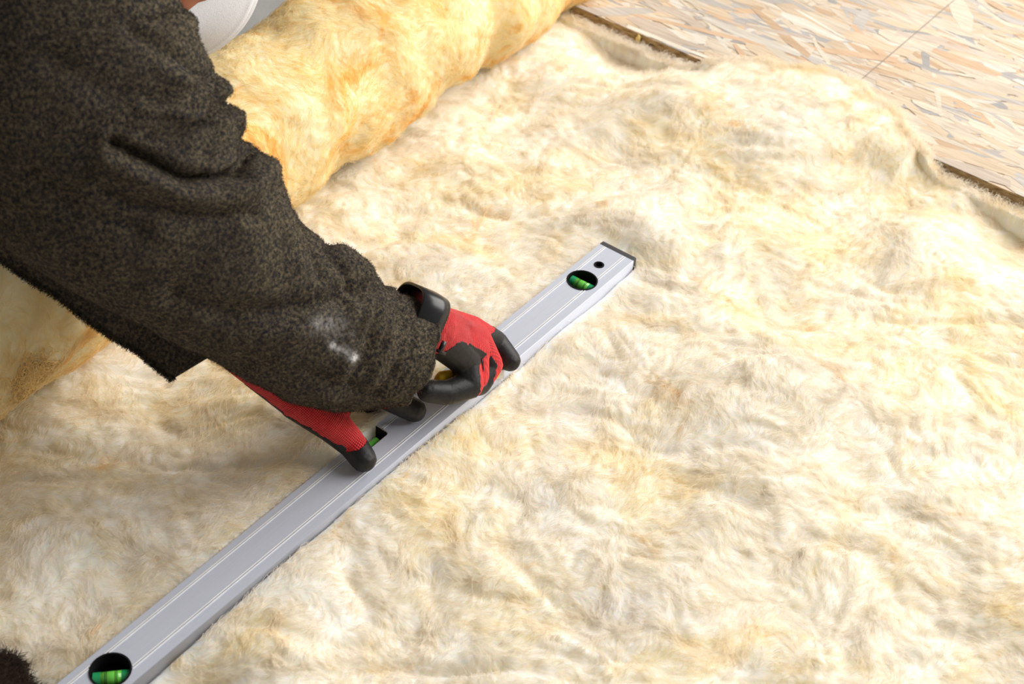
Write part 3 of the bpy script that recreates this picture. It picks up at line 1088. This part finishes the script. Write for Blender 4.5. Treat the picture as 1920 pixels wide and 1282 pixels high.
stn = np.clip(stn * fc * (.75 + .4 * samp(f_b3, qs[:, 0] * .002, qs[:, 1] * .002)), 0, .9)

# ---- rest of the sweater: torso, far sleeve (one continuous blob), joined with the near sleeve and the hanging front
tors = blob_mesh([(shR + np.array([-.02, .03, .0]), chest, .085, .135), (shL, chest, .085, .135), (chest, pel + np.array([.03, -.03, .06]), .15, .155),
                  (neckb + np.array([-.03, .03, 0]), chest, .085, .12), (neckb + np.array([-.02, .02, -.005]), shR, .080, .085), (neckb + np.array([-.02, .02, -.005]), shL, .080, .085), (shR, shR + (elR - shR) * .35, .085, .088), (shL, elL, .075, .068), (elL, wrL + (elL - wrL) * .30, .066, .055)], .008, 6)
tv_, tn_, tt_ = arrays(tors)
# hanging front corner of the open sweater
hang = [((-60, 452), (-10, 420)), ((0, 490), (50, 440)), ((45, 522), (95, 470)), ((100, 556), (150, 500)), ((150, 594), (195, 532)), ((190, 622), (235, 556)), ((225, 644), (272, 580)), ((262, 666), (312, 604)), ((290, 690), (338, 628)), ((320, 713), (366, 650)), ]
nh = 80
Hb = bsp([h_[0] for h_ in hang], nh); Ht = bsp([h_[1] for h_ in hang], nh)
# lower hem runs from the corner up to the right
rows = 26
HV = []
for i in range(nh):
    s_ = i / (nh - 1)
    for k in range(rows):
        w = k / (rows - 1)
        # along the hem the edge climbs to the right, towards (395, 668)
        px = Hb[i] + (np.array([395 + (Hb[i][0] - 320) * .9, 668 + (Hb[i][1] - 713) * .9]) - Hb[i]) * w * 1.15
        Zd = 1.535 + .085 * s_ + .012 * math.sin(9 * s_ + 2.5 * w) + .02 * w
        HV.append(at(px[0], px[1], Zd))
HV = np.array(HV)
i6 = np.arange(nh * rows).reshape(nh, rows)
HF = np.stack([i6[:-1, :-1].ravel(), i6[1:, :-1].ravel(), i6[1:, 1:].ravel(), i6[:-1, 1:].ravel()], 1)
# give the hanging fabric thickness
hn = nrm(np.cross(at(200, 600, 1.6) - at(100, 540, 1.55), at(250, 560, 1.6) - at(200, 600, 1.6)))
HV2 = HV - hn * .004
o0 = len(SVv); o1 = o0 + len(HV); o2 = o1 + len(HV2)
rimi = np.concatenate([i6[:-1, 0], i6[-1, :-1], i6[1:, -1][::-1], i6[0, 1:][::-1]])
ra, rb = rimi, np.roll(rimi, -1)
quads = np.concatenate([SF, HF + o0, HF[:, ::-1] + o1, np.stack([ra + o0, ra + o1, rb + o1, rb + o0], 1)])
tris = tt_ + o2
VA_ = np.concatenate([SVv, HV, HV2, tv_])
faces = quads.tolist() + tris.tolist()
sw = mesh_obj('sweater', VA_, faces, m_sweater, person)
set_attr(sw, 'stain', np.concatenate([stn, np.zeros(len(VA_) - len(stn))]))
sw['label'] = 'dark heather wool sweater with a white stain'


def fuzz(N, seed, P, Nn, L):
    g_ = np.random.default_rng(seed)
    k = g_.integers(0, len(P), N)
    b_ = P[k] + g_.normal(0, .0008, (N, 3)); n_ = nrm(Nn[k] + g_.normal(0, .8, (N, 3)))
    n_ = np.where((n_ * Nn[k]).sum(1, keepdims=True) < 0, n_ - 2 * (n_ * Nn[k]).sum(1, keepdims=True) * Nn[k], n_)
    cu = nrm(np.cross(n_, g_.normal(0, 1, (N, 3)))); Ls = L * g_.uniform(.4, 1.5, N)[:, None]
    return np.stack([b_ - n_ * .0004, b_ + n_ * Ls * .5 + cu * Ls * .15, b_ + n_ * Ls * .8 + cu * Ls * .6], 1)


msk = ((nn_ * nrm(CAM - SP)).sum(-1) > -.35)
qv = proj(SP); msk &= (qv[..., 0] > -40) & (qv[..., 1] > -40)
hair('fuzz', fuzz(60000, 61, SP[msk], nn_[msk], .0015), [.00018, .00015, .00008], m_sw_f, sw)
he = HV.reshape(nh, rows, 3)[:, :3].reshape(-1, 3)
hair('fuzz', fuzz(5000, 62, he, nrm(np.tile(at(100, 600, 1.6) - at(150, 540, 1.6), (len(he), 1))), .003), [.00025, .0002, .0001], m_sw_f, sw)


# ------------------------------------------------------------------ gloves
def glove(name, segs, arm0, arm1, seed, label):
    """segs: (p0, p1, r0, r1, dorsal direction, threshold, coat0, coat1): coat0/1 shift the coating at the two ends"""
    me = blob_mesh([s[:4] for s in segs], .0013, 5, .5)
    v, n_, t = arrays(me)
    bestd = np.full(len(v), 1e9); gval = np.zeros(len(v))
    num = np.zeros(len(v)); den = np.zeros(len(v))
    for p0, p1, r0, r1, dors, thr, c0, c1 in segs:
        p0 = np.array(p0); p1 = np.array(p1); ab = p1 - p0; L2 = ab @ ab + 1e-12
        tt = np.clip(((v - p0) @ ab) / L2, 0, 1)
        d = np.linalg.norm(v - (p0 + tt[:, None] * ab), axis=1) - (r0 + (r1 - r0) * tt)
        gv = thr - n_ @ nrm(dors) + c0 * (1 - tt) + c1 * tt
        w = np.exp(-np.maximum(d, 0) / .0022) + 1e-9
        w = w ** 2
        num += w * gv; den += w
    gval = num / den
    gval += .03 * samp(f_b3, v[:, 0] * 1.4 + seed, v[:, 1] * 1.4 + v[:, 2])
    # a wavy dipped edge
    arm0 = np.array(arm0); arm1 = np.array(arm1); a_ = nrm(arm1 - arm0)
    al = (v - arm0) @ a_
    e1 = nrm(np.cross(a_, [0, 0, 1.])); e2 = np.cross(a_, e1)
    ar = np.arctan2((v - arm0) @ e1, (v - arm0) @ e2) * .032
    gval -= 2.0 * smooth01((.030 - al) / .02)      # the cuff is all knit
    ext = np.stack([al, ar, n_[:, 0], n_[:, 1], n_[:, 2]], 1)
    (va, ta, ea), (vb, tb, eb) = split_iso(v, t, gval, ext)
    go = mesh_obj(name, va, ta.astype(np.int32), m_knit, person)
    set_attr(go, 'along', ea[:, 0]); set_attr(go, 'around', ea[:, 1])
    go['label'] = label
    co = mesh_obj('palm_coating', vb + eb[:, 2:5] * .0005, tb.astype(np.int32), m_coat, go)
    so = co.modifiers.new('thick', 'SOLIDIFY'); so.thickness = .0009; so.offset = -1
    co['label'] = 'black rubber coating'
    return go


cu_, cr_, cb_ = ROT[:, 1], ROT[:, 0], ROT[:, 2]
# near hand: fist around the knife, index finger stretched to the edge of the level
W = at(812, 614, 1.70); W0 = at(712, 622, 1.665)
iM, mM, rM, pM = at(888, 618, 1.795), at(897, 635, 1.785), at(895, 655, 1.770), at(872, 676, 1.752)
dp = cu_ * .75 + cr_ * .45 + cb_ * .55
df = cr_ * .95 - cb_ * .25 + cu_ * .15
iP, iT = at(929, 642, 1.835), atz(956, 676, .1345)
mP, mD, mT = at(920, 684, 1.800), at(899, 720, 1.788), at(880, 724, 1.768)
rP, rD, rT = at(896, 708, 1.772), at(866, 732, 1.752), at(842, 728, 1.738)
pP, pD, pT = at(882, 722, 1.752), at(838, 736, 1.734), at(802, 733, 1.720)
tC, tM, tT = at(840, 622, 1.745), at(868, 650, 1.79), at(905, 676, 1.80)
segsR = [
    (W0, W, .031, .031, dp, -2, 0, 0),
    (W, iM, .029, .0170, dp, .05, -.5, -.1), (W, mM, .030, .0175, dp, .05, -.4, -.1), (W, rM, .029, .0170, dp, .30, -.1, .1), (W, pM, .029, .0190, dp, .62, .0, .35),
    (iM, iP, .0165, .0155, cu_ + cb_ * .5, .2, -.6, 1.3), (iP, iT, .0155, .0138, dp, 3, 0, 0),
    (mM, mP, .0165, .0160, df, .25, -.1, .0), (mP, mD, .0155, .0140, df, .45, .0, .3), (mD, mT, .0140, .0130, df, 2, 0, 0),
    (rM, rP, .0148, .0140, df, .30, .0, .0), (rP, rD, .0138, .0122, df, .40, 0, .4), (rD, rT, .0125, .0120, df, 2, 0, 0),
    (pM, pP, .0185, .0165, df, .50, .2, .1), (pP, pD, .0160, .0150, df - cu_ * .6, .50, .0, .5), (pD, pT, .0150, .0135, df, 2, 0, 0),
    (tC, tM, .019, .016, dp, .2, 0, .4), (tM, tT, .0145, .0125, dp, 2, 0, 0),
]
gR = glove('glove', segsR, W0, W, 1, 'red knit glove with black coated fingers, closed in a fist')

# far hand: thumb and fingertips pressing the level
W_ = at(474, 672, 1.655); W_0 = at(410, 618, 1.630)
d2 = cu_ * .85 + cb_ * .75 - cr_ * .05
tC, tM, tI, tT = at(555, 750, 1.668), at(621, 793, 1.682), at(659, 830, 1.694), atz(682, 861, .1345)
iM, iP, iT = at(640, 738, 1.690), at(712, 738, 1.728), atz(777, 769, .1330)
mM, mP, mT = at(648, 708, 1.705), at(690, 712, 1.735), atz(696, 760, .113)
rM, rP, rT = at(645, 680, 1.715), at(700, 690, 1.75), atz(735, 745, .115)
pM, pP, pT = at(632, 655, 1.72), at(680, 665, 1.75), atz(735, 725, .113)
segsL = [
    (W_0, W_, .030, .029, d2, -2, 0, 0),
    (W_, iM, .029, .019, d2, -.25, 0, 0), (W_, mM, .029, .019, d2, -.25, 0, 0), (W_, rM, .028, .018, d2, -.25, 0, 0), (W_, pM, .027, .017, d2, -.25, 0, 0),
    (W_, tC, .029, .0215, d2, -.22, -.2, 0), (tC, tM, .0225, .0215, d2, -.18, 0, .05), (tC, iM, .0210, .0180, d2, -.25, 0, 0), (tM, iM, .0185, .0165, d2, -.20, 0, 0),
    (tM, tI, .0215, .0172, d2, -.10, 0, .20), (tI, tT, .0168, .0152, d2, .05, -.05, 1.3),
    (iM, iP, .0165, .0150, d2, .0, 0, .1), (iP, iT, .0155, .0145, d2, .15, -1.2, 2.0),
    (mM, mP, .0165, .0150, d2, .1, 0, .3), (mP, mT, .0145, .0120, d2, .8, 0, .8),
    (rM, rP, .0160, .0145, d2, .1, 0, .3), (rP, rT, .0140, .0120, d2, .8, 0, .8),
    (pM, pP, .0150, .0135, d2, .1, 0, .3), (pP, pT, .0130, .0110, d2, .8, 0, .8),
]
gL = glove('glove', segsL, W_0, W_, 2, 'red knit glove with black thumb tip pressed on the level')

# wristband over the cuff of the near glove
bc = at(797, 606, 1.690)
ba = nrm(cr_ * .75 - cu_ * .35 - cb_ * .56)
bu = nrm(cb_ - ba * (cb_ @ ba)) * .0345
bw = np.cross(ba, nrm(bu)) * .0350
nb_ = 96
tb_ = np.linspace(0, 2 * np.pi, nb_, endpoint=False)
sq = lambda c: np.sign(c) * np.abs(c) ** .6
prof_ = [(.0, -.0345), (.0022, -.0335), (.0034, -.008), (.0022, .0035), (0, .0045), (-.0012, .003), (-.0012, -.034)]
BV = []
for o_, h_ in prof_:
    base = bc + bu * sq(np.cos(tb_))[:, None] * (1 + o_ / np.linalg.norm(bu)) + bw * sq(np.sin(tb_))[:, None] * (1 + o_ / np.linalg.norm(bw)) + ba * h_
    BV.append(base)
BV = np.array(BV); i7 = np.arange(BV.shape[0] * nb_).reshape(-1, nb_)
BF = []
for k in range(len(prof_)):
    k2 = (k + 1) % len(prof_)
    BF.append(np.stack([i7[k], np.roll(i7[k], -1), np.roll(i7[k2], -1), i7[k2]], 1))
m_band = flat('black_rubber_band', (.014, .014, .016), .30)
wb = mesh_obj('wristband', BV.reshape(-1, 3), np.concatenate(BF), m_band, person)
wb['label'] = 'black rubber wristband'
kb = at(829, 650, 1.662)
bm = bmesh.new()
tube(bm, kb - nrm(bw) * .007, kb + nrm(bw) * .006, .003, .003, 12); tube(bm, kb - ba * .004 + nrm(bw) * .006, kb + ba * .008 + nrm(bw) * .006, .0022, .0018, 12)
bm_obj('buckle', bm, m_band, wb, True)

# ------------------------------------------------------------------ knife held in the fist
k0, k1 = at(818, 710, 1.742), atz(934, 701, .1215)
kd = nrm(k1 - k0); kw = nrm(np.cross(kd, np.cross([0, 0, 1.], kd))); kt = np.cross(kd, kw)
kn = bpy.data.objects.new('utility_knife', None); link(kn)
tag(kn, 'yellow utility knife held in the near red glove beside the level', 'knife')
n_ = 24; KV = []; 
sec = [(math.copysign(abs(math.cos(a_)) ** .6, math.cos(a_)) * .0100, math.copysign(abs(math.sin(a_)) ** .6, math.sin(a_)) * .0058) for a_ in np.linspace(0, 2 * np.pi, n_, endpoint=False)]
ln = np.linalg.norm(k1 - k0)
tsx = [0, .004, .02, .5 * ln, ln - .02, ln - .004, ln]
sc_ = [.55, .9, 1, 1.05, .95, .75, .5]
for t, s_ in zip(tsx, sc_):
    for a_, b_ in sec: KV.append(k0 + kd * t + kw * a_ * s_ + kt * b_ * s_)
KF = []
for i in range(len(tsx) - 1):
    for q in range(n_):
        KF.append([i * n_ + q, i * n_ + (q + 1) % n_, (i + 1) * n_ + (q + 1) % n_, (i + 1) * n_ + q])
KF.append(list(range(n_))[::-1]); KF.append([(len(tsx) - 1) * n_ + q for q in range(n_)])
mesh_obj('handle', KV, KF, m_yellow, kn)
bl = [(k1 - kd * .02 + kw * .006), (k1 + kd * .006 + kw * .006), (k1 + kd * .016 - kw * .008), (k1 - kd * .02 - kw * .006)]
BVv = [p_ + kt * .0006 for p_ in bl] + [p_ - kt * .0006 for p_ in bl]
mesh_obj('blade', BVv, [[0, 1, 2, 3], [7, 6, 5, 4], [0, 4, 5, 1], [1, 5, 6, 2], [2, 6, 7, 3], [3, 7, 4, 0]], m_blade, kn, False)

# ------------------------------------------------------------------ fuzzy mound added in place of an unidentified dark blur, near left corner
g = np.random.default_rng(3)
m_mound = flat('dark_brown_mound', (.030, .014, .007), 1.0)
cc = np.array([-1.088, .078, .10])
bm = bmesh.new(); bmesh.ops.create_icosphere(bm, subdivisions=5, radius=1)
for v in bm.verts:
    p_ = v.co
    k_ = 1 + .05 * math.sin(5 * p_.x + 2 * p_.y) + .04 * math.sin(9 * p_.y + 3 * p_.z) + .03 * math.sin(13 * p_.x - 7 * p_.z)
    v.co = Vector((cc[0] + p_.x * .125 * k_, cc[1] + p_.y * .105 * k_, max(.085, cc[2] + p_.z * .055 * k_)))
cl = bm_obj('stand_in_mound', bm, m_mound, smooth=True)
cv = np.array([v.co[:] for v in cl.data.vertices]); cn = np.array([v.normal[:] for v in cl.data.vertices])
hair('soft_fuzz', fuzz(26000, 71, cv, cn, .011), [.0003, .0003, .0001], m_mound, cl)
tag(cl, 'dark brown fuzzy mound standing in for an unidentified dark blur at the bottom left corner', 'stand_in_mound')
